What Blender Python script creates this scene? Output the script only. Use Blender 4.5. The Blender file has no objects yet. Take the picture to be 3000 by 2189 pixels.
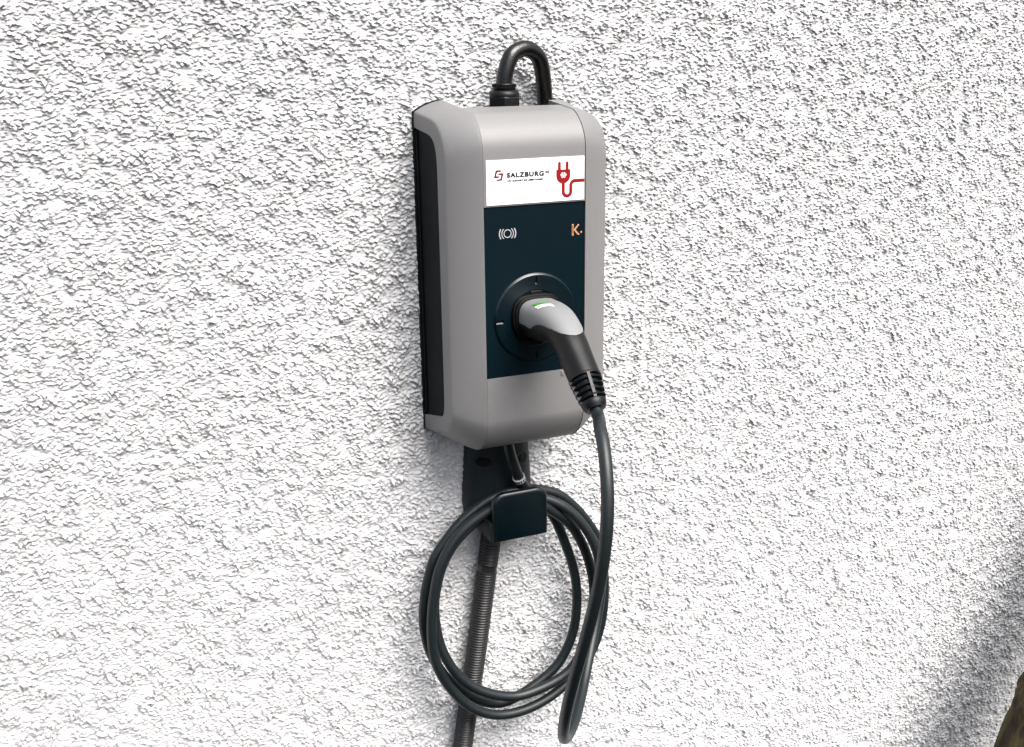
import bpy, math
import numpy as np
from mathutils import Vector, Matrix

# ------------------------------------------------------------------ camera, sky, sun, exposure
Z0 = 1.40                                   # height of the local origin (middle of the charger) above the ground
scene = bpy.context.scene
CAM = np.array([-0.5944, -1.4710, 0.3371])
YAW, PITCH, ROLL, FPX = 0.4012, 0.2933, -0.0123, 3060.78
IW, IH = 3000.0, 2189.0
fw = np.array([math.sin(YAW)*math.cos(PITCH), math.cos(YAW)*math.cos(PITCH), -math.sin(PITCH)])
r0 = np.array([math.cos(YAW), -math.sin(YAW), 0.0]); u0 = np.cross(r0, fw)
rt = r0*math.cos(ROLL) + u0*math.sin(ROLL); up = -r0*math.sin(ROLL) + u0*math.cos(ROLL)
cam = bpy.data.cameras.new('camera'); cam.sensor_width = 36.0; cam.sensor_fit = 'HORIZONTAL'
cam.lens = FPX/IW*36.0; cam.clip_start = 0.05; cam.clip_end = 200.0
camo = bpy.data.objects.new('camera', cam); scene.collection.objects.link(camo)
camo.matrix_world = Matrix(((rt[0], up[0], -fw[0], CAM[0]), (rt[1], up[1], -fw[1], CAM[1]),
                            (rt[2], up[2], -fw[2], CAM[2]+Z0), (0, 0, 0, 1)))
scene.camera = camo

SUN_EL, SUN_AZ = math.radians(55), math.radians(20)     # azimuth measured from straight in front of the wall towards the right
world = bpy.data.worlds.new('World'); scene.world = world; world.use_nodes = True
wn = world.node_tree.nodes; wn.clear()
sky = wn.new('ShaderNodeTexSky'); sky.sky_type = 'NISHITA'; sky.sun_disc = False
sky.sun_elevation = SUN_EL; sky.sun_rotation = math.pi - SUN_AZ
sky.air_density = 1.0; sky.dust_density = 5.5; sky.ozone_density = 1.0
bg = wn.new('ShaderNodeBackground'); bg.inputs['Strength'].default_value = 0.05
wo = wn.new('ShaderNodeOutputWorld')
world.node_tree.links.new(sky.outputs[0], bg.inputs['Color']); world.node_tree.links.new(bg.outputs[0], wo.inputs['Surface'])
sl = bpy.data.lights.new('sun', 'SUN'); sl.energy = 1.5; sl.angle = math.radians(42); sl.color = (1.0, 0.988, 0.975)
so = bpy.data.objects.new('sun', sl); scene.collection.objects.link(so)
sdir = Vector((math.sin(SUN_AZ)*math.cos(SUN_EL), -math.cos(SUN_AZ)*math.cos(SUN_EL), math.sin(SUN_EL)))
so.rotation_euler = sdir.to_track_quat('Z', 'Y').to_euler(); so.location = (1.5, -4, 5)
vs = scene.view_settings
vs.view_transform = 'Standard'; vs.look = 'None'; vs.gamma = 1.0; vs.exposure = 2.2; vs.use_curve_mapping = False

# ------------------------------------------------------------------ helpers
def ray(px, py): return fw + rt*(px-IW/2)/FPX - up*(py-IH/2)/FPX
def at(px, py, y):                          # photo pixel -> local point at depth y in front of the wall
    d = ray(px, py); return CAM + d*((y-CAM[1])/d[1])
def atx(px, py, x):
    d = ray(px, py); return CAM + d*((x-CAM[0])/d[0])
def project(P):
    d = np.asarray(P, float)-CAM; z = d@fw
    return np.stack([IW/2+FPX*(d@rt)/z, IH/2-FPX*(d@up)/z], -1)

def link(o): scene.collection.objects.link(o); return o
def tag(o, label, cat, group=None):
    o['label'] = label; o['category'] = cat
    if group: o['group'] = group
    return o
BASE = {}
def thing(name, base, label, cat):
    o = link(bpy.data.objects.new(name, None)); o.empty_display_size = 0.05
    o.location = (base[0], base[1], base[2]+Z0); BASE[o] = np.array(base, float); return tag(o, label, cat)
def mesh(name, V, F, mat, parent=None, base=None, smooth=True, angle=35, bevel=0):
    V = np.asarray(V, float)
    b = BASE[parent] if parent is not None else np.array(base if base is not None else (0, 0, 0), float)
    me = bpy.data.meshes.new(name); me.from_pydata([tuple(v) for v in (V-b)], [], [tuple(int(i) for i in f) for f in F])
    import bmesh
    bm = bmesh.new(); bm.from_mesh(me); bmesh.ops.recalc_face_normals(bm, faces=bm.faces); bm.to_mesh(me); bm.free()
    o = link(bpy.data.objects.new(name, me)); me.materials.append(mat)
    if smooth:
        me.polygons.foreach_set('use_smooth', [True]*len(me.polygons)); me.set_sharp_from_angle(angle=math.radians(angle))
    if parent is not None: o.parent = parent; BASE[o] = b
    else: o.location = (b[0], b[1], b[2]+Z0); BASE[o] = b
    if bevel:
        m = o.modifiers.new('bevel', 'BEVEL'); m.width = bevel; m.segments = 3; m.limit_method = 'ANGLE'; m.angle_limit = math.radians(40)
    return o
def catmull(P, n):                          # smooth curve through the points, n samples per span (centripetal)
    P = np.asarray(P, float); out = []
    Q = np.vstack([2*P[0]-P[1], P, 2*P[-1]-P[-2]])
    for i in range(1, len(Q)-2):
        p0, p1, p2, p3 = Q[i-1:i+3]
        d = [max(np.linalg.norm(b-a), 1e-6)**.5 for a, b in ((p0, p1), (p1, p2), (p2, p3))]
        t0 = 0; t1 = d[0]; t2 = t1+d[1]; t3 = t2+d[2]
        for t in np.linspace(t1, t2, n, endpoint=False):
            A1 = (t1-t)/(t1-t0)*p0+(t-t0)/(t1-t0)*p1; A2 = (t2-t)/(t2-t1)*p1+(t-t1)/(t2-t1)*p2; A3 = (t3-t)/(t3-t2)*p2+(t-t2)/(t3-t2)*p3
            B1 = (t2-t)/(t2-t0)*A1+(t-t0)/(t2-t0)*A2; B2 = (t3-t)/(t3-t1)*A2+(t-t1)/(t3-t1)*A3
            out.append((t2-t)/(t2-t1)*B1+(t-t1)/(t2-t1)*B2)
    out.append(P[-1]); return np.array(out)
def frames(C):
    T = np.gradient(C, axis=0); T /= np.linalg.norm(T, axis=1)[:, None]
    N = np.zeros_like(C); a = np.array([1., 0, 0]) if abs(T[0][0]) < .8 else np.array([0, 0, 1.])
    n = a-T[0]*(a@T[0])
    for i in range(len(C)):
        n = n-T[i]*(n@T[i]); n /= np.linalg.norm(n); N[i] = n
    return T, N, np.cross(T, N)
def grid_faces(n, m, wrap=True):
    F = []
    for i in range(n-1):
        for j in range(m if wrap else m-1):
            k = (j+1) % m; F.append((i*m+j, i*m+k, (i+1)*m+k, (i+1)*m+j))
    return F
def tube(C, R, seg=20, caps=True):
    C = np.asarray(C, float); R = np.broadcast_to(np.asarray(R, float), (len(C),)); T, N, B = frames(C)
    a = np.linspace(0, 2*math.pi, seg, endpoint=False)
    V = (C[:, None]+R[:, None, None]*(np.cos(a)[None, :, None]*N[:, None]+np.sin(a)[None, :, None]*B[:, None])).reshape(-1, 3)
    F = grid_faces(len(C), seg)
    if caps: F += [tuple(range(seg))[::-1], tuple(range((len(C)-1)*seg, len(C)*seg))]
    return V, F
def lathe(axis_o, axis_d, prof, seg=48, ref=(1, 0, 0), caps=True):      # prof: (distance along axis, radius)
    o = np.asarray(axis_o, float); d = np.asarray(axis_d, float); d /= np.linalg.norm(d)
    n = np.asarray(ref, float); n = n-d*(n@d); n /= np.linalg.norm(n); b = np.cross(d, n)
    a = np.linspace(0, 2*math.pi, seg, endpoint=False); V = []
    for t, r in prof:
        for q in a: V.append(o+d*t+r*(math.cos(q)*n+math.sin(q)*b))
    F = grid_faces(len(prof), seg)
    if caps: F += [tuple(range(seg))[::-1], tuple(range((len(prof)-1)*seg, len(prof)*seg))]
    return np.array(V), F
def box(x0, x1, y0, y1, z0, z1):
    V = [(x, y, z) for x in (x0, x1) for y in (y0, y1) for z in (z0, z1)]
    return V, [(0, 1, 3, 2), (4, 6, 7, 5), (0, 4, 5, 1), (2, 3, 7, 6), (0, 2, 6, 4), (1, 5, 7, 3)]
def join(*parts):
    V = []; F = []
    for v, f in parts:
        k = len(V); V += [tuple(p) for p in v]; F += [tuple(i+k for i in q) for q in f]
    return V, F
def prism(poly, y0, y1):                    # poly in (x, z), extruded from y0 to y1
    n = len(poly); V = [(x, y0, z) for x, z in poly]+[(x, y1, z) for x, z in poly]
    return V, [tuple(range(n)), tuple(range(2*n-1, n-1, -1))]+[(i, n+i, n+(i+1) % n, (i+1) % n) for i in range(n)]
def stroke(P, w, y0, y1, cap=False, closed=False):   # ribbon of width w along (x, z) points
    P = np.asarray(P, float)
    if closed: T = np.roll(P, -1, 0)-np.roll(P, 1, 0)
    else: T = np.gradient(P, axis=0)
    T /= np.linalg.norm(T, axis=1)[:, None]; N = np.stack([-T[:, 1], T[:, 0]], 1)
    L = P+N*w/2; R = P-N*w/2; n = len(P)
    if cap and not closed:
        def arc(c, t, s): return [c+w/2*(math.cos(q)*np.array([-t[1], t[0]])*s+math.sin(q)*t*s) for q in np.linspace(0, -math.pi, 9)]
        poly = list(L)+[P[-1]+w/2*(math.cos(q)*N[-1]+math.sin(q)*T[-1]) for q in np.linspace(0, math.pi, 9)[1:-1]]+list(R[::-1])+[P[0]+w/2*(-math.cos(q)*N[0]-math.sin(q)*T[0]) for q in np.linspace(0, math.pi, 9)[1:-1]]
        return prism([tuple(p) for p in poly], y0, y1)
    V = []; 
    for y in (y0, y1): V += [(a[0], y, a[1]) for a in L]+[(a[0], y, a[1]) for a in R]
    F = []
    for i in range(n if closed else n-1):
        j = (i+1) % n
        F += [(i, j, n+j, n+i), (2*n+i, 3*n+i, 3*n+j, 2*n+j), (i, 2*n+i, 2*n+j, j), (n+i, n+j, 3*n+j, 3*n+i)]
    if not closed: F += [(0, n, 3*n, 2*n), (n-1, 3*n-1, 4*n-1, 2*n-1)]
    return V, F

# ------------------------------------------------------------------ materials
def material(name, col, rough=.5, metal=0.0, noise=.06, scale=60., bump=0.0, bscale=600., spec=.5, rvar=.08, coat=0.0):
    m = bpy.data.materials.new(name); m.use_nodes = True; nt = m.node_tree; N = nt.nodes; L = nt.links
    b = N['Principled BSDF']; b.inputs['Roughness'].default_value = rough; b.inputs['Metallic'].default_value = metal
    b.inputs['Specular IOR Level'].default_value = spec; b.inputs['Coat Weight'].default_value = coat
    tc = N.new('ShaderNodeTexCoord')
    n1 = N.new('ShaderNodeTexNoise'); n1.inputs['Scale'].default_value = scale; n1.inputs['Detail'].default_value = 6
    L.new(tc.outputs['Object'], n1.inputs['Vector'])
    mr = N.new('ShaderNodeMapRange'); mr.inputs['To Min'].default_value = 1-noise; mr.inputs['To Max'].default_value = 1+noise
    L.new(n1.outputs['Fac'], mr.inputs['Value'])
    mx = N.new('ShaderNodeMix'); mx.data_type = 'RGBA'; mx.blend_type = 'MULTIPLY'; mx.inputs['Factor'].default_value = 1.0
    mx.inputs[6].default_value = (*col, 1); L.new(mr.outputs['Result'], mx.inputs[7]); L.new(mx.outputs[2], b.inputs['Base Color'])
    rr = N.new('ShaderNodeMapRange'); rr.inputs['To Min'].default_value = max(rough-rvar, .02); rr.inputs['To Max'].default_value = min(rough+rvar, 1)
    n3 = N.new('ShaderNodeTexNoise'); n3.inputs['Scale'].default_value = scale*.35; n3.inputs['Detail'].default_value = 8
    L.new(tc.outputs['Object'], n3.inputs['Vector']); L.new(n3.outputs['Fac'], rr.inputs['Value']); L.new(rr.outputs['Result'], b.inputs['Roughness'])
    if bump:
        n2 = N.new('ShaderNodeTexNoise'); n2.inputs['Scale'].default_value = bscale; n2.inputs['Detail'].default_value = 3
        L.new(tc.outputs['Object'], n2.inputs['Vector'])
        bp = N.new('ShaderNodeBump'); bp.inputs['Strength'].default_value = bump; bp.inputs['Distance'].default_value = .001
        L.new(n2.outputs['Fac'], bp.inputs['Height']); L.new(bp.outputs['Normal'], b.inputs['Normal'])
    return m
M = {}
M['silver'] = material('silver_paint', (.160, .159, .158), .47, .0, .16, 800, .2, 1500, spec=.38)
M['dark_plastic'] = material('dark_plastic', (.0026, .0050, .0062), .65, 0, .2, 50, .15, 1500, spec=.08)
M['panel'] = material('navy_panel', (.0006, .0060, .0095), .42, 0, .3, 500, .08, 1600, spec=.15)
M['black'] = material('black_plastic', (.0016, .0018, .0020), .42, 0, .4, 60, .2, 900, spec=.28)
M['rubber'] = material('cable_rubber', (.0060, .0098, .0112), .46, 0, .3, 40, .15, 900, spec=.46)
M['hose'] = material('hose_rubber', (.0022, .0022, .0022), .3, 0, .5, 40, .25, 300, rvar=.18, spec=.5)
M['grip_grey'] = material('grip_grey', (.165, .170, .171), .5, 0, .08, 600, .15, 1600, spec=.35)
M['white'] = material('label_white', (.86, .87, .90), .35, 0, .01, 20)
M['red'] = material('print_red', (.22, .003, .004), .45, 0, .15, 120, spec=.3)
M['dark_red'] = material('print_dark_red', (.10, .003, .004), .45, 0, .4, 150, spec=.3)
M['ink'] = material('print_ink', (.012, .012, .018), .4)
M['print_white'] = material('print_white', (.8, .8, .8), .4)
M['copper'] = material('print_copper', (.60, .28, .14), .45, 0, .5, 900)
M['plate'] = material('plate_plastic', (.0008, .0042, .0062), .34, 0, .2, 40, .1, 1500, spec=.42)
M['ring'] = material('ring_plastic', (.0005, .0052, .0084), .30, 0, .2, 40, .06, 1500, spec=.5)
M['holder'] = material('holder_plastic', (.0060, .0110, .0135), .5, 0, .25, 40, .15, 1500, spec=.34)
M['web'] = material('boot_web', (.030, .031, .033), .5, 0, .2, 50, .15, 1500, spec=.4)
M['symbol'] = material('symbol_grey', (.34, .35, .36), .45)
M['arm'] = material('arm_plastic', (.014, .016, .017), .5, 0, .2, 50, .15, 1500, spec=.3)
M['green'] = material('sticker_green', (.03, .20, .012), .4)
M['conduit'] = material('conduit_grey', (.016, .0165, .0170), .36, 0, .2, 40, .1, 900, spec=.55)
M['tie'] = material('tie_grey', (.40, .41, .42), .4, 0, .4, 300)

def wall_material():
    m = bpy.data.materials.new('stucco'); m.use_nodes = True; nt = m.node_tree; N = nt.nodes; L = nt.links
    b = N['Principled BSDF']; b.inputs['Roughness'].default_value = .93; b.inputs['Specular IOR Level'].default_value = .15
    tc = N.new('ShaderNodeTexCoord')
    n = N.new('ShaderNodeTexNoise'); n.inputs['Scale'].default_value = 9; n.inputs['Detail'].default_value = 8; L.new(tc.outputs['Object'], n.inputs['Vector'])
    cr = N.new('ShaderNodeValToRGB'); cr.color_ramp.elements[0].position = .3; cr.color_ramp.elements[0].color = (.565, .567, .568, 1)
    cr.color_ramp.elements[1].position = .7; cr.color_ramp.elements[1].color = (.625, .63, .632, 1); L.new(n.outputs['Fac'], cr.inputs['Fac'])
    L.new(cr.outputs['Color'], b.inputs['Base Color'])
    mp = N.new('ShaderNodeMapping'); mp.inputs['Scale'].default_value = (.6, 1, 1); L.new(tc.outputs['Object'], mp.inputs['Vector'])
    n2 = N.new('ShaderNodeTexNoise'); n2.inputs['Scale'].default_value = 260; n2.inputs['Detail'].default_value = 4; n2.inputs['Roughness'].default_value = .6
    L.new(mp.outputs['Vector'], n2.inputs['Vector'])
    bp = N.new('ShaderNodeBump'); bp.inputs['Strength'].default_value = .8; bp.inputs['Distance'].default_value = .0018
    L.new(n2.outputs['Fac'], bp.inputs['Height']); L.new(bp.outputs['Normal'], b.inputs['Normal'])
    return m
M['stucco'] = wall_material()

# ------------------------------------------------------------------ the stucco wall: a relief sheet over the part in view, a plain slab round it
def build_wall():
    rng = np.random.default_rng(7)
    x0, x1, z0, z1 = -1.10, 1.72, -1.46, .68
    dx, dz = .0021, .0013
    nx = int((x1-x0)/dx); nz = int((z1-z0)/dz)
    fx = np.fft.fftfreq(nx, dx)[None, :]; fz = np.fft.fftfreq(nz, dz)[:, None]
    def band(lam, an=1.0, wid=.45):
        k = np.sqrt((fx*an)**2+fz**2)+1e-9
        g = np.exp(-(np.log(k*lam)**2)/(2*wid**2))
        f = np.fft.ifft2(np.fft.fft2(rng.standard_normal((nz, nx)))*g).real
        return f/f.std()
    big = band(.060, 1.0, .6); mid = band(.030, 1.2, .5)
    a = band(.0086, 1.6, .45); b = band(.0052, 2.0, .42); c = band(.0034, 2.2, .4)
    rough = np.clip(1.0+.24*mid+.12*big, .35, 1.8)         # smoother and rougher patches, as the trowel left them
    def ridge(n): return np.where(n > 0, n**1.4, -np.abs(n)**.8*.5)
    h = rough*(.00074*ridge(a)+.00084*ridge(b)+.00058*c)+.00022*mid+.0006*big
    X, Z = np.meshgrid(x0+np.arange(nx)*dx, z0+np.arange(nz)*dz)
    Y = .004-h
    Zs = Z-.62*h                            # the trowelled lumps sag a little
    V = np.stack([X, Y, Zs], -1).reshape(-1, 3)
    pj = project(np.stack([X, 0*X, Z], -1).reshape(-1, 3)).reshape(nz, nx, 2)
    keep = (pj[..., 0] > -420) & (pj[..., 0] < 3420) & (pj[..., 1] > -320) & (pj[..., 1] < 2560)
    idx = np.arange(nx*nz).reshape(nz, nx)
    kq = keep[:-1, :-1] & keep[1:, 1:]
    q = np.stack([idx[:-1, :-1], idx[:-1, 1:], idx[1:, 1:], idx[1:, :-1]], -1)[kq]
    used = np.zeros(nx*nz, bool); used[q.ravel()] = True
    remap = np.cumsum(used)-1; V = V[used]; q = remap[q]
    nV = len(V)
    SV = np.array([(x, y, z) for x in (-4, 5) for y in (.012, .35) for z in (-1.6, 2.6)], float)
    SF = np.array([(0, 1, 3, 2), (4, 6, 7, 5), (0, 4, 5, 1), (2, 3, 7, 6), (0, 2, 6, 4), (1, 5, 7, 3)])
    SF = np.array([(0, 4, 5, 1), (2, 3, 7, 6), (0, 1, 3, 2), (4, 6, 7, 5), (0, 2, 6, 4), (1, 5, 7, 3)])+nV
    V = np.vstack([V, SV]); q = np.vstack([q, SF])
    me = bpy.data.meshes.new('stucco_wall'); me.vertices.add(len(V)); me.vertices.foreach_set('co', V.astype(np.float32).ravel())
    me.loops.add(len(q)*4); me.loops.foreach_set('vertex_index', q.astype(np.int32).ravel())
    me.polygons.add(len(q)); me.polygons.foreach_set('loop_start', np.arange(0, len(q)*4, 4, dtype=np.int32))
    sm = np.ones(len(q), bool); sm[-6:] = False
    me.polygons.foreach_set('use_smooth', sm); me.update(); me.validate()
    o = link(bpy.data.objects.new('stucco_wall', me)); o.location = (0, 0, Z0); me.materials.append(M['stucco'])
    tag(o, 'rough white stucco wall behind the grey charging box', 'wall')
build_wall()

# ------------------------------------------------------------------ the charging box
D = .160
KS = [(-.004, .2645), (-.050, .2608), (-.085, .2565), (-.100, .2510), (-.110, .2445), (-.120, .2330), (-.1265, .2170), (-.1285, .2000), (-.1290, .150),
      (-.1290, 0), (-.1285, -.145), (-.1265, -.158), (-.118, -.173), (-.105, -.184), (-.0916, -.1894), (-.052, -.2007), (-.004, -.2143)]
KC = [(-.004, .2805), (-.055, .2755), (-.105, .2697), (-.124, .2665), (-.1405, .2555), (-.1515, .2430), (-.1580, .2290), (-.1600, .2080), (-.1600, .150),
      (-.1600, 0), (-.1600, -.150), (-.1590, -.168), (-.1535, -.1835), (-.144, -.1985), (-.130, -.2115), (-.112, -.2195), (-.004, -.2240)]
SP = catmull(KS, 6); CP = catmull(KC, 6)
for P in (SP, CP):                          # keep the long front straight
    for i in range(7*6, 10*6+1): P[i, 0] = np.interp(P[i, 1], (P[60, 1], P[42, 1]), (P[60, 0], P[42, 0]))
CEN = np.array([-.05, .02])
def inset(P, d):
    T = np.gradient(P, axis=0); T /= np.linalg.norm(T, axis=1)[:, None]; N = np.stack([-T[:, 1], T[:, 0]], 1)
    s = np.sign(((CEN-P)*N).sum(1)); N *= s[:, None]; return P+N*d
ch = thing('charging_station', (0, 0, -.22), 'silver-grey wall-mounted charging box with dark front panel and white name plate', 'charging station')

def dome(x): return 1-np.clip((abs(x)-.072)/(.1206-.072), 0, 1)**2
zt = lambda x: .265+.0165*dome(x); zb = lambda x: -.2150-.0095*dome(x)
plate = [(x, zt(x)) for x in np.linspace(-.1206, -.0772, 12)]+[(-.0772, .244), (.0975, .244)]+[(x, zt(x)) for x in np.linspace(.0975, .1262, 8)]+[(x, zb(x)) for x in np.linspace(.1262, -.1206, 30)]
mesh('back_plate', *prism(plate, .006, -.0042), M['dark_plastic'], ch)

def wing(s):
    cols = []
    n = len(SP); nrm = np.array([.55, 0, 0])
    So = SP
    Si = inset(SP, .0028)
    for i in range(n):
        Sx, Cx = (-.12 if s < 0 else -.1258), -.0772
        C = CP[i].copy()
        if s > 0 and C[1] > .2 and C[0] > -.030: Cx = -.097           # notch behind the right wing lets the hose through
        S3 = np.array([Sx, *SP[i]]); C3 = np.array([Cx, *C]); I3 = np.array([Sx, *Si[i]])
        d = C3-S3; e = I3-S3
        bul = .0026
        out = np.array([-.5, 0, 0]); o2 = -(I3-S3)/max(np.linalg.norm(I3-S3), 1e-9)
        nb = np.cross(d, np.array([0, *(SP[min(i+1, n-1)]-SP[max(i-1, 0)])])); nb /= np.linalg.norm(nb)
        if nb@(np.array([-1., *o2[1:]])) < 0: nb = -nb
        def W(u): return S3+d*u+nb*bul*4*u*(1-u)
        row = [I3]
        t0 = I3; t2 = W(.075)
        for q in (.25, .5, .75): row.append((1-q)**2*t0+2*q*(1-q)*S3+q*q*t2)
        row.append(t2)
        for u in (.2, .35, .5, .65, .8, .92, .985): row.append(W(u))
        row.append(C3+np.array([.0004, 0, 0]))
        # return lip down into the seam
        deep = .030 if (C[0] > -.10 and C[1] > .2) else .005
        cc = CP[i]+(inset(CP, deep)[i]-CP[i]); row.append(np.array([Cx+.0006, *cc]))
        cols.append(row)
    A = np.array(cols); m = A.shape[1]
    A[:, :, 0] *= -s
    F = grid_faces(n, m, wrap=False)
    V = list(A.reshape(-1, 3))
    # side rim: from the rounded edge to the outline of the dark inset panel
    inn = catmull([(-.004, .2437), (-.038, .2400), (-.066, .2370), (-.080, .2330), (-.0905, .2250), (-.0965, .2120), (-.0990, .1950), (-.0995, .150), (-.0992, 0),
                   (-.0985, -.135), (-.0975, -.150), (-.0945, -.161), (-.088, -.168), (-.0810, -.1708), (-.060, -.1765), (-.030, -.1845), (-.004, -.1915)], 6)
    SXo = .1200 if s < 0 else .1258
    k = len(V); V += [(s*SXo, p[0], p[1]) for p in inn]
    for i in range(n-1): F.append((i*m, k+i, k+i+1, (i+1)*m))
    k2 = len(V); V += [(s*(SXo-.0032), p[0], p[1]) for p in inset(inn, .0004)]
    for i in range(n-1): F.append((k+i, k2+i, k2+i+1, k+i+1))
    w = mesh('housing_wing', V, F, M['silver'], ch, angle=28)
    pi = inset(inn, -.0002); pan = [(s*(SXo-.0030), p[0], p[1]) for p in pi]; nn = len(pan)
    PV = pan+[(s*.112, p[0], p[1]) for p in pi]
    mesh('side_panel', PV, [tuple(range(nn)), tuple(range(2*nn-1, nn-1, -1))]+[(i, i+1, nn+i+1, nn+i) for i in range(nn-1)]+[(nn-1, 0, nn, 2*nn-1)], M['dark_plastic'], w, angle=30)
    # thin raised lip along the back of the panel
    mesh('panel_lip', *box(s*(SXo-.0028), s*(SXo-.0008), -.013, -.0045, -.186, .239), M['dark_plastic'], w, bevel=.0008)
wing(-1); wing(1)

def strip(P, xa, xb, depth, nxs=2, ends=True):            # a sheet with the profile P between xa and xb, edges returned inwards
    I = inset(P, depth); n = len(P); V = []
    for x, prof in ((xa, I), (xa, None), (xa+.0008, P), (xb-.0008, P), (xb, None), (xb, I)):
        pr = inset(P, .0008) if prof is None else prof
        V += [(x, p[0], p[1]) for p in pr]
    F = []
    for a in range(5):
        for i in range(n-1): F.append((a*n+i, a*n+i+1, (a+1)*n+i+1, (a+1)*n+i))
    if ends: F += [tuple(a*n for a in range(6)), tuple(a*n+n-1 for a in range(5, -1, -1))]
    return V, F
def cut(P, f): return np.array([p for p in P if f(p)])
ZT, ZB = .1448, -.0976
upc = [p for p in CP if p[1] > ZT and p[0] < -.079]; upc = np.vstack([[(-.079, np.interp(.079, -CP[:20, 0], CP[:20, 1]))], upc, [(-D, ZT)]])
loc = [p for p in CP if p[1] < ZB]; loc = np.vstack([[(-D, ZB)], loc])
uc = mesh('upper_cover', *strip(inset(upc, .0006), -.0765, .0765, .006), M['silver'], ch, angle=28)
lc = mesh('lower_cover', *strip(inset(loc, .0006), -.0765, .0765, .006), M['silver'], ch, angle=28)
mesh('release_notch', *box(.0395, .0445, -.1606, -.157, -.1063, -.0992), M['silver'], lc, bevel=.0006)
# inner chassis that closes the seams, with the open cable channel at the top
core = inset(CP, .0045); core = [p for p in core if not (p[1] > .2 and p[0] > -.078)]
core = [(-.006, .246), (-.078, .246)]+[tuple(p) for p in core]
nC = len(core); CV = [(-.0785, y, z) for y, z in core]+[(.0785, y, z) for y, z in core]
mesh('inner_chassis', CV, [tuple(range(nC)), tuple(range(2*nC-1, nC-1, -1))]+[(i, (i+1) % nC, nC+(i+1) % nC, nC+i) for i in range(nC)], M['dark_plastic'], ch, smooth=False)

# name plate with its print
YL = -D-.0004
def pp(px, py): p = at(px, py, -D); return (p[0], p[2])
npl = mesh('name_plate', *box(-.0723, .0741, YL, -D+.0015, .1470, .2068), M['white'], ch, smooth=False)
def text_mesh(txt, x0, z0, width, cap, bold=0.0, spacing=1.0):
    cu = bpy.data.curves.new('text', 'FONT'); cu.body = txt; cu.size = 1; cu.offset = .008; cu.space_character = spacing; cu.fill_mode = 'FRONT'
    cu.resolution_u = 4
    o = link(bpy.data.objects.new('text', cu)); bpy.context.view_layer.update()
    dg = bpy.context.evaluated_depsgraph_get(); me = bpy.data.meshes.new_from_object(o.evaluated_get(dg))
    V = np.array([v.co[:] for v in me.vertices]); F = [tuple(p.vertices) for p in me.polygons]
    bpy.data.objects.remove(o); bpy.data.meshes.remove(me)
    mn, mxx = V.min(0), V.max(0)
    hcap = .729 if cap else 1
    sx = width/(mxx[0]-mn[0]); sz = cap/.729
    P = []
    for k, (ox, oz) in enumerate(((0, 0), (1, 0), (-1, 0), (0, .8), (0, -.8), (.7, .6), (-.7, .6), (.7, -.6), (-.7, -.6))):      # a few offset copies thicken the strokes
        P.append((np.stack([x0+(V[:, 0]-mn[0])*sx+ox*bold*cap, np.full(len(V), YL-.00025-.00002*k), z0+V[:, 1]*sz+oz*bold*cap], 1), F))
    return join(*P)
mesh('lettering', *text_mesh('SALZBURG', -.0421, .1832, .0541, .0062, .080, 1.18), M['ink'], npl, smooth=False)
mesh('superscript', *text_mesh('AG', .0140, .1866, .0066, .0031, .09), M['ink'], npl, smooth=False)
mesh('tagline', *text_mesh('WO ZUKUNFT INS LEBEN KOMMT.', -.0421, .1775, .0546, .0021, .10), M['ink'], npl, smooth=False)
def zz(z, o, s): return lambda a, b: pp(o[0]+a/s, o[1]+b/s)
g = zz(0, (1435, 485), 12.578)
LA = [g(*p) for p in ((215, 180), (410, 172), (395, 235), (268, 243), (218, 398), (345, 395), (330, 455), (145, 462))]
LB = [g(*p) for p in ((315, 288), (505, 278), (435, 552), (235, 570), (250, 515), (380, 505), (425, 345), (300, 350))]
mesh('logo_mark', *join(prism(LA, YL-.0003, YL+.0002), prism(LB, YL-.0003, YL+.0002)), M['dark_red'], npl, smooth=False)
g = zz(0, (1610, 460), 12.71)
cordw = .0047
def poly_arc(c, r, a0, a1, n=14): return [(c[0]+r*math.cos(q), c[1]+r*math.sin(q)) for q in np.linspace(math.radians(a0), math.radians(a1), n)]
pr = []
for a, b in (((362, 235), (362, 520)), ((648, 215), (648, 500))): pr.append(stroke([g(*a), g(*b)], .0043, YL-.0003, YL+.0002, cap=True))
bx0, bzt = g(247, 478); bx1, _ = g(763, 478)
bc = ((bx0+bx1)/2, g(505, 700)[1]); br = (bx1-bx0)/2
body = [(bx0, bzt), (bx0, bc[1])]+[(bc[0]+br*math.cos(q), bc[1]+br*.98*math.sin(q)) for q in np.linspace(math.pi, 2*math.pi, 20)][1:]+[(bx1, bzt)]
pr.append(prism(body, YL-.00032, YL+.0002))
cx0 = g(505, 1000)[0]; cx1 = g(785, 1000)[0]; cr = (cx1-cx0)/2; zu = g(640, 1290)[1]; zh = g(1100, 868)[1]
r2 = .0062
cord = [(cx0, g(505, 900)[1])]+poly_arc((cx0+cr, zu), cr, 180, 360, 18)+[(cx1+r2-r2*math.cos(q), zh-r2+r2*math.sin(q)) for q in np.linspace(0, math.pi/2, 12)]+[(.0740, zh)]
pr.append(stroke(cord, cordw, YL-.00028, YL+.0002))
mesh('plug_symbol', *join(*pr), M['red'], npl, smooth=False)
fl = []
for (a, b, R) in ((430, 665, .0011), (508, 662, .0011), (590, 656, .0011), (466, 742, .0011), (545, 737, .0011), (466, 602, .0007), (545, 594, .0007)):
    c = g(a, b); fl.append(stroke(poly_arc(c, R, 0, 330, 12), .0007, YL-.0006, YL-.0002, closed=True))
mesh('blossom_symbol', *join(*fl), M['print_white'], npl, smooth=False)

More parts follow.
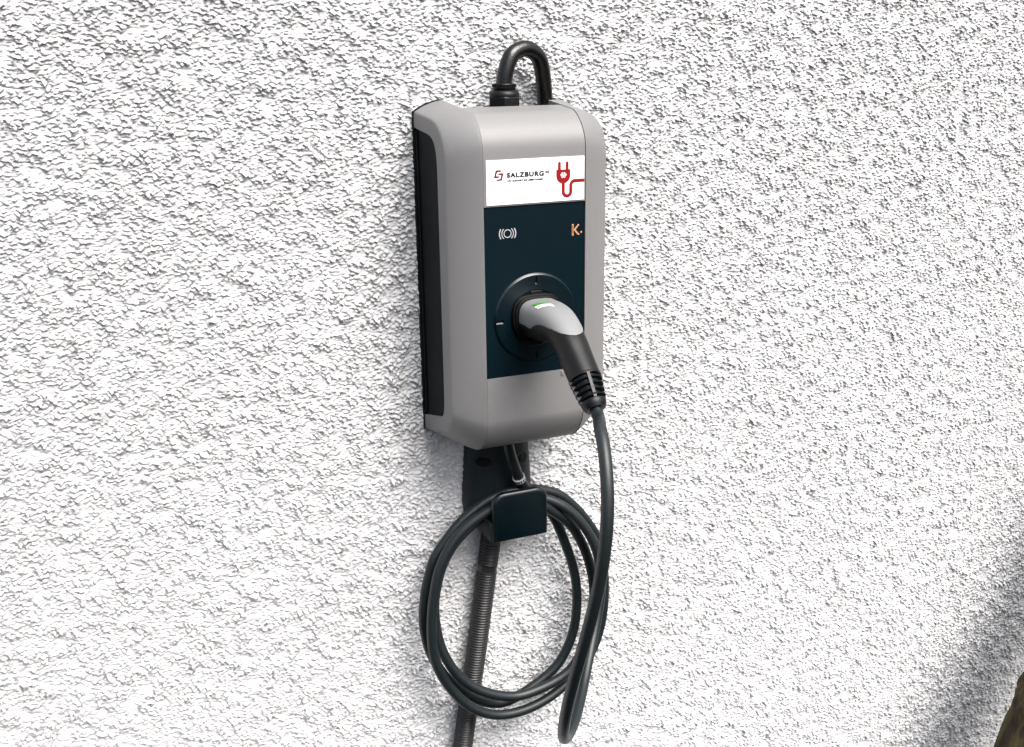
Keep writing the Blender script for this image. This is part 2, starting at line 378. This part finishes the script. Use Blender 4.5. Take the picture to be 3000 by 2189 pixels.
# control panel, contactless symbol and lit letter
YP = -D+.0022
cp = mesh('control_panel', *box(-.0768, .0768, YP, YP+.004, ZB+.0004, ZT-.0004), M['panel'], ch, bevel=.0005)
g = zz(0, (1450, 640), 8.385)
cc = g(325, 380); sy = []
sy.append(stroke(poly_arc(cc, .0053, 0, 350, 36), .0012, YP-.0003, YP+.0002, closed=True))
for r_, w_, a_ in ((.0086, .0012, 50), (.0121, .0016, 34)):
    for base in (0, 180): sy.append(stroke(poly_arc(cc, r_, base-a_, base+a_, 18), w_, YP-.0003, YP+.0002))
mesh('contactless_symbol', *join(*sy), M['symbol'], cp, smooth=False)
kk = []
def dot(a, b, r=.0010): c = g(a, b); kk.append(prism(poly_arc(c, r, 0, 324, 9), YP-.0003, YP+.0002))
for i in range(9): dot(1928, 172+i*29, .00155)
for a, b in ((2060, 166), (2028, 208), (1998, 246), (1972, 280), (1998, 312), (2022, 346), (2046, 376), (2070, 388)): dot(a, b, .00130)
dot(2136, 336, .0013)
mesh('letter_mark', *join(*kk), M['copper'], cp, smooth=False)

# socket ring, well and lock
SC = np.array([0, 0, -.0150])
def ring_mesh():
    V, F = lathe((0, YP, SC[2]), (0, -1, 0), [(-.003, .0640), (.0004, .0640), (.0024, .0622), (.0030, .0612), (.0030, .0408), (.0024, .0398), (.0004, .0395), (-.003, .0392)], 128, caps=False)
    n = 128; m = 8
    F += [((m-1)*n+j, (m-1)*n+(j+1) % n, (j+1) % n, j) for j in range(n)]
    return V, F
rg = mesh('socket_ring', *ring_mesh(), M['ring'], ch, angle=30)
def boolean(o, V, F):
    cme = bpy.data.meshes.new('cut'); cme.from_pydata([tuple(v) for v in np.asarray(V)-BASE[o]], [], F)
    import bmesh
    bm = bmesh.new(); bm.from_mesh(cme); bmesh.ops.recalc_face_normals(bm, faces=bm.faces); bm.to_mesh(cme); bm.free()
    c = link(bpy.data.objects.new('cut', cme)); c.parent = o.parent
    md = o.modifiers.new('b', 'BOOLEAN'); md.operation = 'DIFFERENCE'; md.object = c; md.solver = 'EXACT'
    bpy.context.view_layer.update(); dg = bpy.context.evaluated_depsgraph_get()
    me = bpy.data.meshes.new_from_object(o.evaluated_get(dg)); old = o.data; nm = old.name; o.modifiers.clear(); o.data = me
    bpy.data.objects.remove(c); bpy.data.meshes.remove(old); me.name = nm; bpy.data.meshes.remove(cme)
slots = []
for k in range(4):
    q = k*math.pi/2; e = np.array([math.cos(q), 0, math.sin(q)]); t = np.array([-math.sin(q), 0, math.cos(q)])
    V = []
    for r_i, r_ in enumerate((.0505, .0612)):
        for y, d_ in ((YP-.006, .0054), (YP-.0006, 0)):            # the lower flank of each slot is bevelled
            for w_ in (-.0013, .0013):
                rr_ = r_-(d_ if (k == 1 and r_i == 0) else 0)
                ww_ = w_+(-d_ if (k == 0 and w_ < 0) else d_ if (k == 2 and w_ > 0) else 0)
                V.append(SC+e*rr_+t*ww_+np.array([0, y, 0]))
    slots.append((V, [(0, 1, 3, 2), (4, 6, 7, 5), (0, 4, 5, 1), (2, 3, 7, 6), (0, 2, 6, 4), (1, 5, 7, 3)]))
boolean(rg, *join(*slots))
rg.data.polygons.foreach_set('use_smooth', [True]*len(rg.data.polygons)); rg.data.set_sharp_from_angle(angle=math.radians(30))
mesh('socket_well', *lathe((0, YP, SC[2]), (0, -1, 0), [(-.0005, .0394), (.0012, .0390), (.0014, .001)], 64, caps=True), M['panel'], ch)
mesh('lock_block', *box(-.0085, .0085, YP-.0032, YP, .0118, .0238), M['black'], ch, bevel=.0008)

# cable gland on the top
GY = -.046; GX = float(at(1477, 262, GY)[0])
hexp = [(-.03, .0), (-.03, .0245), (.0135, .0245), (.0150, .0225), (.0152, .0)]
gl = mesh('cable_gland', *lathe((GX, GY, .2700), (0, 0, 1), hexp, 6, ref=(math.cos(.15), math.sin(.15), 0)), M['black'], ch, angle=30, bevel=.0012)
mesh('gland_dome', *lathe((GX, GY, .2850), (0, 0, 1), [(-.001, .0215), (.0015, .0218), (.0045, .0212), (.0070, .0192), (.0085, .0165), (.0086, .005)], 40), M['black'], gl)
V, F = lathe((GX, GY, .2930), (0, 0, 1), [(-.001, .0150), (.0010, .0152), (.0022, .0163), (.0040, .0166), (.0060, .0163), (.0080, .0166), (.0092, .0160), (.0096, .0120)], 48)
mesh('gland_collar', V, F, M['black'], gl)
tv = []
for k in range(26):
    q = k*2*math.pi/26; c = np.array([GX+.0166*math.cos(q), GY+.0166*math.sin(q), .2995]); tv.append(box(c[0]-.0008, c[0]+.0008, c[1]-.0008, c[1]+.0008, c[2]-.0018, c[2]+.0018))
mesh('collar_ribs', *join(*tv), M['dark_plastic'], gl, smooth=False)

# ------------------------------------------------------------------ supply hose looping from the gland down behind the box
hp = [((GX, GY, .292)), ((GX, GY, .298))]
for px, py, y in ((1477, 240, -.046), (1483, 203, -.0455), (1499, 163, -.043), (1521, 147, -.039), (1541, 143, -.036), (1562, 152, -.032), (1578, 170, -.028), (1587, 198, -.024), (1593, 243, -.020), (1596, 285, -.018)):
    hp.append(tuple(at(px, py, y)))
last = hp[-1]; hp += [(last[0]+.001, -.018, .25), (last[0]+.001, -.018, .18)]
V, F = tube(catmull(hp, 10), .0117, 28)
o = mesh('supply_hose', V, F, M['hose'], base=(last[0], -.018, .18)); tag(o, 'short glossy black hose arching over the top of the charging box', 'hose')

# ------------------------------------------------------------------ cable holder below the box
ho = thing('cable_holder', (0, 0, -.40), 'dark plastic cable holder on the wall carrying the coiled cable', 'cable holder')
HD = .034
def hw(z): return float(np.interp(-z, (.205, .26, .33, .352, .375, .388), (.0515, .0545, .0590, .0600, .0570, .0530)))
def hy(x, z, off=0.0): return -HD*math.sqrt(max(1-(x/hw(z))**2, 0))-off
def holder_body():
    rows = []
    for z in (-.205, -.215, -.24, -.26, -.29, -.33, -.352, -.366, -.375, -.388):
        w = hw(z); rows.append([(w, .008, z)]+[(w*math.cos(q), -HD*math.sin(q), z) for q in np.linspace(.02, math.pi-.02, 40)]+[(-w, .008, z)])
    n = len(rows); m = len(rows[0]); V = [p for r_ in rows for p in r_]
    return V, grid_faces(n, m)+[tuple(range(m)), tuple(range((n-1)*m, n*m))]
mesh('holder_body', *holder_body(), M['holder'], ho, angle=40)
for cx_, cz_ in ((-.0330, -.2787), (.0330, -.2800)):
    V = []; pf = [(1.0, -.002), (1.0, .0007), (.965, .0009), (.93, .0004), (.90, .0001), (.6, .0001), (.3, .0001), (.05, .0001)]
    for r_, off in pf:
        for q in np.linspace(0, 2*math.pi, 44, endpoint=False):
            x = cx_+r_*.0128*math.cos(q)*(1 if cx_ < 0 else .9); z = cz_+r_*.0104*math.sin(q); V.append((x, hy(x, z, off), z))
    mesh('screw_cap', V, grid_faces(len(pf), 44)+[tuple(range((len(pf)-1)*44, len(pf)*44))], M['black'], ho, angle=60)
mesh('hook_arm', *box(-.0475, .0475, -.0905, -.020, -.3885, -.3560), M['arm'], ho, bevel=.003)
def rr_poly(x0, x1, z0, z1, rt_, rb_):
    P = []
    for cx_, cz_, r_, a in ((x1-rt_, z1-rt_, rt_, 0), (x0+rt_, z1-rt_, rt_, 90), (x0+rb_, z0+rb_, rb_, 180), (x1-rb_, z0+rb_, rb_, 270)):
        P += [(cx_+r_*math.cos(math.radians(a+q)), cz_+r_*math.sin(math.radians(a+q))) for q in np.linspace(0, 90, 8)]
    return P
def front_plate():
    levels = []
    for y, e in ((-.0890, .0), (-.0945, .0), (-.0962, .0008), (-.0976, .0032), (-.0980, .0052)):
        levels.append([(x, y, z) for x, z in rr_poly(-.0455+e, .0465-e, -.3855+e*.4, -.3055-e, .0190, .0015)])
    m = len(levels[0]); V = [p for l in levels for p in l]
    return V, grid_faces(len(levels), m)+[tuple(range(m)), tuple(range((len(levels)-1)*m, len(levels)*m))]
mesh('front_plate', *front_plate(), M['plate'], ho, angle=50)

# ------------------------------------------------------------------ charging cable with its plug
RC = .0082
cb = thing('charging_cable', (0, -.06, -.75), 'dark charging cable coiled on the holder with grey and black plug in the socket', 'charging cable')
path = [  # (px, py, depth y) along the cable from the box, round the hook three times, out to the plug
 (1484, 1270, -.072), (1489, 1303, -.070), (1497.6, 1337, -.066), (1511, 1374, -.060), (1522, 1402, -.054), (1548, 1440, -.044), (1585, 1474, -.040),
 (1621.7, 1512, -.040), (1644.6, 1563, -.040), (1662.4, 1609, -.040), (1679, 1660, -.040), (1689, 1718, -.042), (1690, 1774, -.042), (1682, 1842, -.042), (1665, 1891, -.042), (1639, 1941, -.042), (1604, 1978, -.042), (1564.6, 2008, -.042), (1527, 2034, -.042),
 (1487, 2056, -.042), (1443, 2062, -.042), (1393, 2048, -.044), (1352, 2026, -.044), (1312, 1991, -.044), (1281, 1950, -.044), (1258, 1905, -.044), (1246, 1860, -.044), (1240, 1805, -.044), (1243, 1770, -.044),
 (1248, 1723, -.044), (1258, 1685, -.043), (1272, 1634, -.043), (1301, 1593, -.042), (1329, 1553, -.041), (1362, 1517, -.040), (1393, 1492, -.040), (1423, 1469, -.040), (1449, 1455, -.041), (1499, 1438, -.043), (1537, 1433, -.043), (1572, 1434, -.042),
 (1604, 1438.5, -.040), (1634, 1446, -.040), (1662, 1466.5, -.040), (1693, 1494, -.040), (1721, 1530, -.040), (1744, 1563, -.040), (1762, 1620, -.042), (1770, 1698, -.044), (1771, 1736, -.045), (1765, 1805, -.046), (1755, 1850, -.047), (1733, 1910, -.050), (1696, 1966, -.054),
 (1649, 2012, -.058), (1619, 2037, -.060), (1582, 2060, -.062), (1540, 2079.5, -.064), (1500, 2091, -.066), (1455, 2095.6, -.067), (1413, 2087, -.068), (1368.5, 2065, -.068), (1331, 2030, -.068), (1302, 1993, -.069), (1279, 1948, -.070), (1268, 1904, -.070), (1264.6, 1854, -.070), (1265, 1805, -.070), (1268, 1774, -.070),
 (1275, 1723, -.070), (1286, 1672, -.070), (1304, 1629, -.070), (1327, 1588.5, -.070), (1355, 1555, -.071), (1385, 1527.5, -.072), (1418, 1504.6, -.074), (1438, 1493, -.076), (1475, 1475, -.079), (1520, 1466, -.080), (1570, 1474, -.078),
 (1627, 1503, -.070), (1672.5, 1537.6, -.064), (1698, 1578, -.062), (1716, 1616, -.061), (1730, 1660, -.060), (1739, 1710, -.060), (1739, 1770, -.060), (1730, 1830, -.062), (1711, 1890, -.064), (1690, 1938, -.066),
 (1664, 1970, -.068), (1629, 1995, -.069), (1589, 2015, -.070), (1545, 2032.5, -.070), (1512, 2041, -.070), (1467.5, 2039, -.070), (1418, 2027.5, -.069), (1373.5, 2005, -.066), (1336, 1973, -.063), (1311.6, 1938, -.060), (1292, 1899, -.056), (1280, 1854, -.053), (1273, 1805, -.051),
 (1272, 1765, -.050), (1279, 1717, -.050), (1291, 1668, -.050), (1309, 1627, -.050), (1333, 1588, -.050), (1362, 1556, -.051), (1392, 1530, -.053), (1430, 1500, -.056), (1475, 1473, -.059), (1530, 1456, -.062), (1580, 1457, -.066),
 (1622, 1469, -.070), (1652, 1484, -.074), (1683, 1510, -.077), (1708, 1538, -.080), (1728.5, 1568, -.083), (1745, 1602, -.086), (1757, 1650, -.090), (1762, 1710, -.095), (1756, 1770, -.102), (1748, 1820, -.110),
 (1737, 1870, -.122), (1725, 1930, -.142), (1711, 2000, -.170), (1697, 2065, -.205), (1681, 2120, -.240), (1664, 2156, -.275), (1653, 2164, -.305), (1650, 2152, -.335),
 (1654, 2115, -.362), (1666, 2055, -.385), (1685, 1980, -.405), (1708, 1900, -.423), (1735, 1800, -.440), (1758, 1700, -.452), (1773, 1600, -.458), (1780, 1500, -.455), (1778, 1400, -.442), (1768, 1300, -.415), (1757, 1250, -.390)]
CPATH = [at(px, py, y) for px, py, y in path]
SPINE = [(-.160, -.0150, .0310, .0290), (-.172, -.0150, .0312, .0290), (-.186, -.0140, .0305, .0285), (-.205, -.0110, .0285, .0270), (-.228, -.0105, .0258, .0250), (-.2497, -.0165, .0235, .0235), (-.271, -.0292, .0222, .0222), (-.288, -.0430, .0216, .0216), (-.3125, -.0632, .0212, .0212)]
EX = (0, -.3395, -.0905)
CPATH += [np.array((0, -.352, -.1035)), np.array((0, -.341, -.0925)), np.array((0, -.330, -.0820))]
cv = catmull(CPATH, 7)
dd = np.concatenate([[0], np.cumsum(np.linalg.norm(np.diff(cv, axis=0), axis=1))]); tq = np.linspace(0, dd[-1], int(dd[-1]/.004))
cv = np.stack([np.interp(tq, dd, cv[:, k]) for k in range(3)], 1)
for _ in range(14):                         # even out the hand-traced points
    cv[1:-1] = .25*cv[:-2]+.5*cv[1:-1]+.25*cv[2:]
mesh('cable', *tube(cv, RC, 22), M['rubber'], cb)

SS = catmull(SPINE, 10); NS = len(SS)
sp3 = np.stack([np.zeros(NS), SS[:, 0], SS[:, 1]], 1)
ST = np.gradient(sp3, axis=0); ST /= np.linalg.norm(ST, axis=1)[:, None]
SU = np.cross(np.array([1., 0, 0]), ST); SU *= np.sign(SU[:, 2])[:, None]       # up side of the grip
def grip_pt(s, th, off=0.0):                # s: 0..NS-1 along the spine, th: degrees from the top
    i = int(min(max(s, 0), NS-1.001)); f_ = s-i
    c = sp3[i]*(1-f_)+sp3[i+1]*f_; u = SU[i]*(1-f_)+SU[i+1]*f_; u = u/np.linalg.norm(u)
    a = SS[i, 2]*(1-f_)+SS[i+1, 2]*f_; b = SS[i, 3]*(1-f_)+SS[i+1, 3]*f_
    e = np.interp(s/(NS-1), (0, .25, .6, 1), (3.2, 3.0, 2.4, 2.1)); t = math.radians(th); st, ct = math.sin(t), math.cos(t)
    if ct < 0: e = 2.1
    rr = (abs(st/ (a+off))**e+abs(ct/(b+off))**e)**(-1/e)
    return c+np.array([1., 0, 0])*rr*st+u*rr*ct
def grip(th0, th1, nth, s0, s1, ns, off=0.0):
    return [[grip_pt(s, th, off) for th in np.linspace(th0, th1, nth)] for s in np.linspace(s0, s1, ns)]
seg = 48
rows = [[grip_pt(s, q) for q in np.linspace(0, 360, seg, endpoint=False)] for s in np.linspace(0, NS-1, 70)]
V = [p for r_ in rows for p in r_]
pg = mesh('plug_grip', V, grid_faces(70, seg)+[tuple(range(seg)), tuple(range(69*seg, 70*seg))], M['black'], cb)
#GRIPSHELL
# (fraction along the grip, half angle covered by the grey shell)
SHELL = [(.135, 95), (.20, 94), (.263, 96), (.344, 104), (.375, 102), (.40, 97), (.463, 88), (.52, 82), (.606, 72), (.66, 59), (.713, 42), (.744, 24), (.755, 8), (.757, 1)]
sa = np.array(SHELL)
fr = np.linspace(sa[0, 0], sa[-1, 0], 60); ta = np.interp(fr, sa[:, 0], sa[:, 1])
rows = []
for f_, t_ in zip(fr, ta):
    row = [grip_pt(f_*(NS-1), -t_, -.0008)]+[grip_pt(f_*(NS-1), q, .0009 if abs(q) < t_*.985 else .0003) for q in np.linspace(-t_, t_, 41)]+[grip_pt(f_*(NS-1), t_, -.0008)]
    rows.append(row)
m = len(rows[0]); rows = [[grip_pt(fr[0]*(NS-1), q, -.0008) for q in np.linspace(-ta[0], ta[0], m)]]+rows
V = [p for r_ in rows for p in r_]
sh = mesh('grip_shell', V, grid_faces(len(rows), m, wrap=False), M['grip_grey'], pg, angle=50)
def patch(t0, t1, sa0, sa1, sb0, sb1, off):         # patch on the shell between two angles; start and end along the grip at each
    n, k = 6, 14; R = []
    for i in range(n):
        for j in range(k):
            f_ = i/(n-1); h_ = j/(k-1); a_ = sa0+(sb0-sa0)*h_; b_ = sa1+(sb1-sa1)*h_
            R.append(grip_pt((a_+(b_-a_)*f_)*(NS-1), t0+(t1-t0)*h_, off))
    return R, grid_faces(n, k, wrap=False)
mesh('green_sticker', *patch(-41, -10, .331, .384, .408, .447, .0014), M['green'], pg)
mesh('white_sticker', *patch(-45, -8, .384, .432, .447, .492, .0014), M['print_white'], pg)
tk = []
for k_ in range(10):
    if k_ in (2, 5, 8): continue
    t0 = -40+k_*3.0; h_ = (t0+45)/37; m0 = .402+h_*.062; tk.append(patch(t0, t0+1.7, m0, m0+.014, m0+.002, m0+.016, .0018))
mesh('sticker_print', *join(*tk), M['ink'], pg)
# collar of the plug against the socket: two stacked flat-topped rims
for y0, y1, a, b in ((-.1575, -.1650, .0375, .0345), (-.1650, -.1690, .0350, .0318)):
    def rim(y, d): 
        out = []
        for q in np.linspace(0, 360, 72, endpoint=False):
            t = math.radians(q); e = 3.4 if math.cos(t) > 0 else 2.2
            rr_ = (abs(math.sin(t)/(a-d))**e+abs(math.cos(t)/(b-d))**e)**(-1/e); out.append((rr_*math.sin(t), y, SC[2]+rr_*math.cos(t)))
        return out
    L_ = [rim(y0, 0), rim(y1+.0012, 0), rim(y1+.0003, .0005), rim(y1, .0013)]
    V = [p for l in L_ for p in l]; mesh('plug_collar', V, grid_faces(4, 72)+[tuple(range(72)), tuple(range(216, 288))], M['black'], pg)
# ribbed bend protection
bd = np.array([0, SS[-1, 0]-SS[-12, 0], SS[-1, 1]-SS[-12, 1]]); b0 = np.array([0, -.3105, -.0616]); b1 = np.array([0, -.3420, -.0938]); bd = (b1-b0)/np.linalg.norm(b1-b0); BL = np.linalg.norm(b1-b0)
bt = mesh('bend_boot', *lathe(b0, bd, [(-.004, .0200), (0, .0212), (.0018, .0220), (.0034, .0220), (.0040, .0172), (BL*.80, .0115), (BL*.82, .0165), (BL*.86, .0170), (BL*.97, .0158), (BL+.003, .0135), (BL+.0035, .0080)], 48), M['black'], cb, angle=30)
for k in range(4):
    t = .0062+k*.0080*BL/.045; R_ = .0222-(t/BL)*.0058
    mesh('boot_rib', *lathe(b0, bd, [(t+.0012, R_-.006), (t+.0012, R_-.0006), (t+.0016, R_+.0004), (t+.0038, R_), (t+.0042, R_-.0008), (t+.0042, R_-.0065)], 40), M['dark_plastic'], bt, angle=30)
nb_ = CAM-b0; nb_ = nb_-bd*(nb_@bd); nb_ /= np.linalg.norm(nb_); ub_ = np.cross(bd, nb_)
if ub_[0] < 0: ub_ = -ub_
for ang in (18, 108, 198, 288):
    e = math.cos(math.radians(ang))*nb_+math.sin(math.radians(ang))*ub_; t_ = np.cross(bd, e); V = []
    for tt, R_ in ((.003, .0218), (BL*.83, .0168)):
        for rr_ in (R_-.006, R_+.0009):
            for w_ in (-.0019, .0019): V.append(b0+bd*tt+e*rr_+t_*w_)
    mesh('boot_web', V, [(0, 1, 3, 2), (4, 6, 7, 5), (0, 4, 5, 1), (2, 3, 7, 6), (0, 2, 6, 4), (1, 5, 7, 3)], M['web'], bt, smooth=False)
# cable tie where the cable leaves the box
c0 = at(1519, 1397, -.055); c1 = at(1528, 1416, -.050); td = (c1-c0)/np.linalg.norm(c1-c0)
ct = mesh('cable_tie', *lathe(c0, td, [(0, .0080), (0, .0104), (.0072, .0104), (.0072, .0080)], 32, caps=False), M['tie'], cb, angle=30)
tv = []
n_ = np.cross(td, [1., 0, 0]); n_ /= np.linalg.norm(n_); b_ = np.cross(td, n_)
for k in range(16):
    q = k*2*math.pi/16; e = math.cos(q)*n_+math.sin(q)*b_; t_ = np.cross(td, e); V = []
    for tt in (.0014, .0058):
        for rr_ in (.009, .0108):
            for w_ in (-.0010, .0010): V.append(c0+td*tt+e*rr_+t_*w_)
    tv.append((V, [(0, 1, 3, 2), (4, 6, 7, 5), (0, 4, 5, 1), (2, 3, 7, 6), (0, 2, 6, 4), (1, 5, 7, 3)]))
mesh('tie_teeth', *join(*tv), M['black'], ct, smooth=False)

# ------------------------------------------------------------------ corrugated conduit down the wall
cc_ = [at(1443, 1520, -.020), at(1437, 1585, -.020), at(1426, 1670, -.020), at(1413, 1774, -.020), at(1393, 1928, -.020), at(1369, 2089, -.020), at(1355, 2189, -.020)]
cc_ += [cc_[-1]+(cc_[-1]-cc_[-2])*k for k in (1, 2, 3, 4)]
cl = catmull(cc_, 8); dist = np.concatenate([[0], np.cumsum(np.linalg.norm(np.diff(cl, axis=0), axis=1))])
tt = np.arange(0, dist[-1], .00058); C = np.stack([np.interp(tt, dist, cl[:, k]) for k in range(3)], 1)
ph = (tt % .0047)/.0047; R = .0158+.0013*np.clip(np.sin(ph*2*math.pi)*1.6, -1, 1)
dj = np.linalg.norm(C-at(1427, 1660, -.020), axis=1); R = np.where(dj < .0055, .0166, R)      # plain joint sleeve
o = mesh('conduit_pipe', *tube(C, R, 26), M['conduit'], base=tuple(cl[-1]), angle=70)
tag(o, 'grey corrugated conduit pipe running down the wall behind the coiled cable', 'conduit')

# ------------------------------------------------------------------ mossy trunk at the foot of the wall
def bark():
    m = bpy.data.materials.new('mossy_bark'); m.use_nodes = True; nt = m.node_tree; N = nt.nodes; L = nt.links
    b = N['Principled BSDF']; b.inputs['Roughness'].default_value = .85
    tc = N.new('ShaderNodeTexCoord'); mp = N.new('ShaderNodeMapping'); mp.inputs['Scale'].default_value = (1.3, 1.3, .3); L.new(tc.outputs['Object'], mp.inputs['Vector'])
    n = N.new('ShaderNodeTexNoise'); n.inputs['Scale'].default_value = 28; n.inputs['Detail'].default_value = 8; n.inputs['Roughness'].default_value = .7; L.new(mp.outputs['Vector'], n.inputs['Vector'])
    cr = N.new('ShaderNodeValToRGB'); e = cr.color_ramp.elements; e[0].position = .36; e[0].color = (.003, .0015, .001, 1); e[1].position = .70; e[1].color = (.13, .09, .035, 1)
    k = e.new(.48); k.color = (.035, .017, .007, 1); k = e.new(.58); k.color = (.070, .058, .012, 1); L.new(n.outputs['Fac'], cr.inputs['Fac']); L.new(cr.outputs['Color'], b.inputs['Base Color'])
    bp = N.new('ShaderNodeBump'); bp.inputs['Strength'].default_value = .7; bp.inputs['Distance'].default_value = .006; L.new(n.outputs['Fac'], bp.inputs['Height']); L.new(bp.outputs['Normal'], b.inputs['Normal'])
    return m
M['bark'] = bark()
TY = -.28
tp = at(2938, 2175, TY); t2 = at(3002, 2025, TY)
a1 = np.array([tp[0]+.206, TY, tp[2]-.058]); a2 = np.array([t2[0]+.198, TY, t2[2]-.072])
ax = catmull([(a1[0]-.10, TY, -1.55), a1, a2, a2+np.array([.10, 0, .15]), a2+np.array([.19, 0, .32]), a2+np.array([.30, 0, .55]), a2+np.array([.46, 0, .80]), a2+np.array([.72, 0, 1.10]), a2+np.array([1.0, 0, 1.4])], 30)
T, Nn, Bb = frames(ax); seg = 110; V = []
rng = np.random.default_rng(3); ph_ = rng.uniform(0, 6.28, 12)
for i in range(len(ax)):
    s = i/(len(ax)-1)
    for q in np.linspace(0, 2*math.pi, seg, endpoint=False):
        w = q+.25*math.sin(s*9+ph_[0]); f1 = abs(math.sin(5.5*w+1.3*math.sin(s*14+ph_[1])))**.6; f2 = abs(math.sin(11*w+2*math.sin(s*23+ph_[2])))**.7
        R_ = (.132-.02*s)*(1+.03*math.sin(2*q+ph_[3]))-.014*(1-f1)-.007*(1-f2)+.002*math.sin(s*70+3*q+ph_[4])
        V.append(ax[i]+R_*(math.cos(q)*Nn[i]+math.sin(q)*Bb[i]))
o = mesh('tree_trunk', V, grid_faces(len(ax), seg)+[tuple(range(seg)), tuple(range((len(ax)-1)*seg, len(ax)*seg))], M['bark'], base=(a1[0]-.06, TY, -1.55), angle=80)
tag(o, 'brown and mossy green tree trunk standing close to the stucco wall', 'tree trunk')
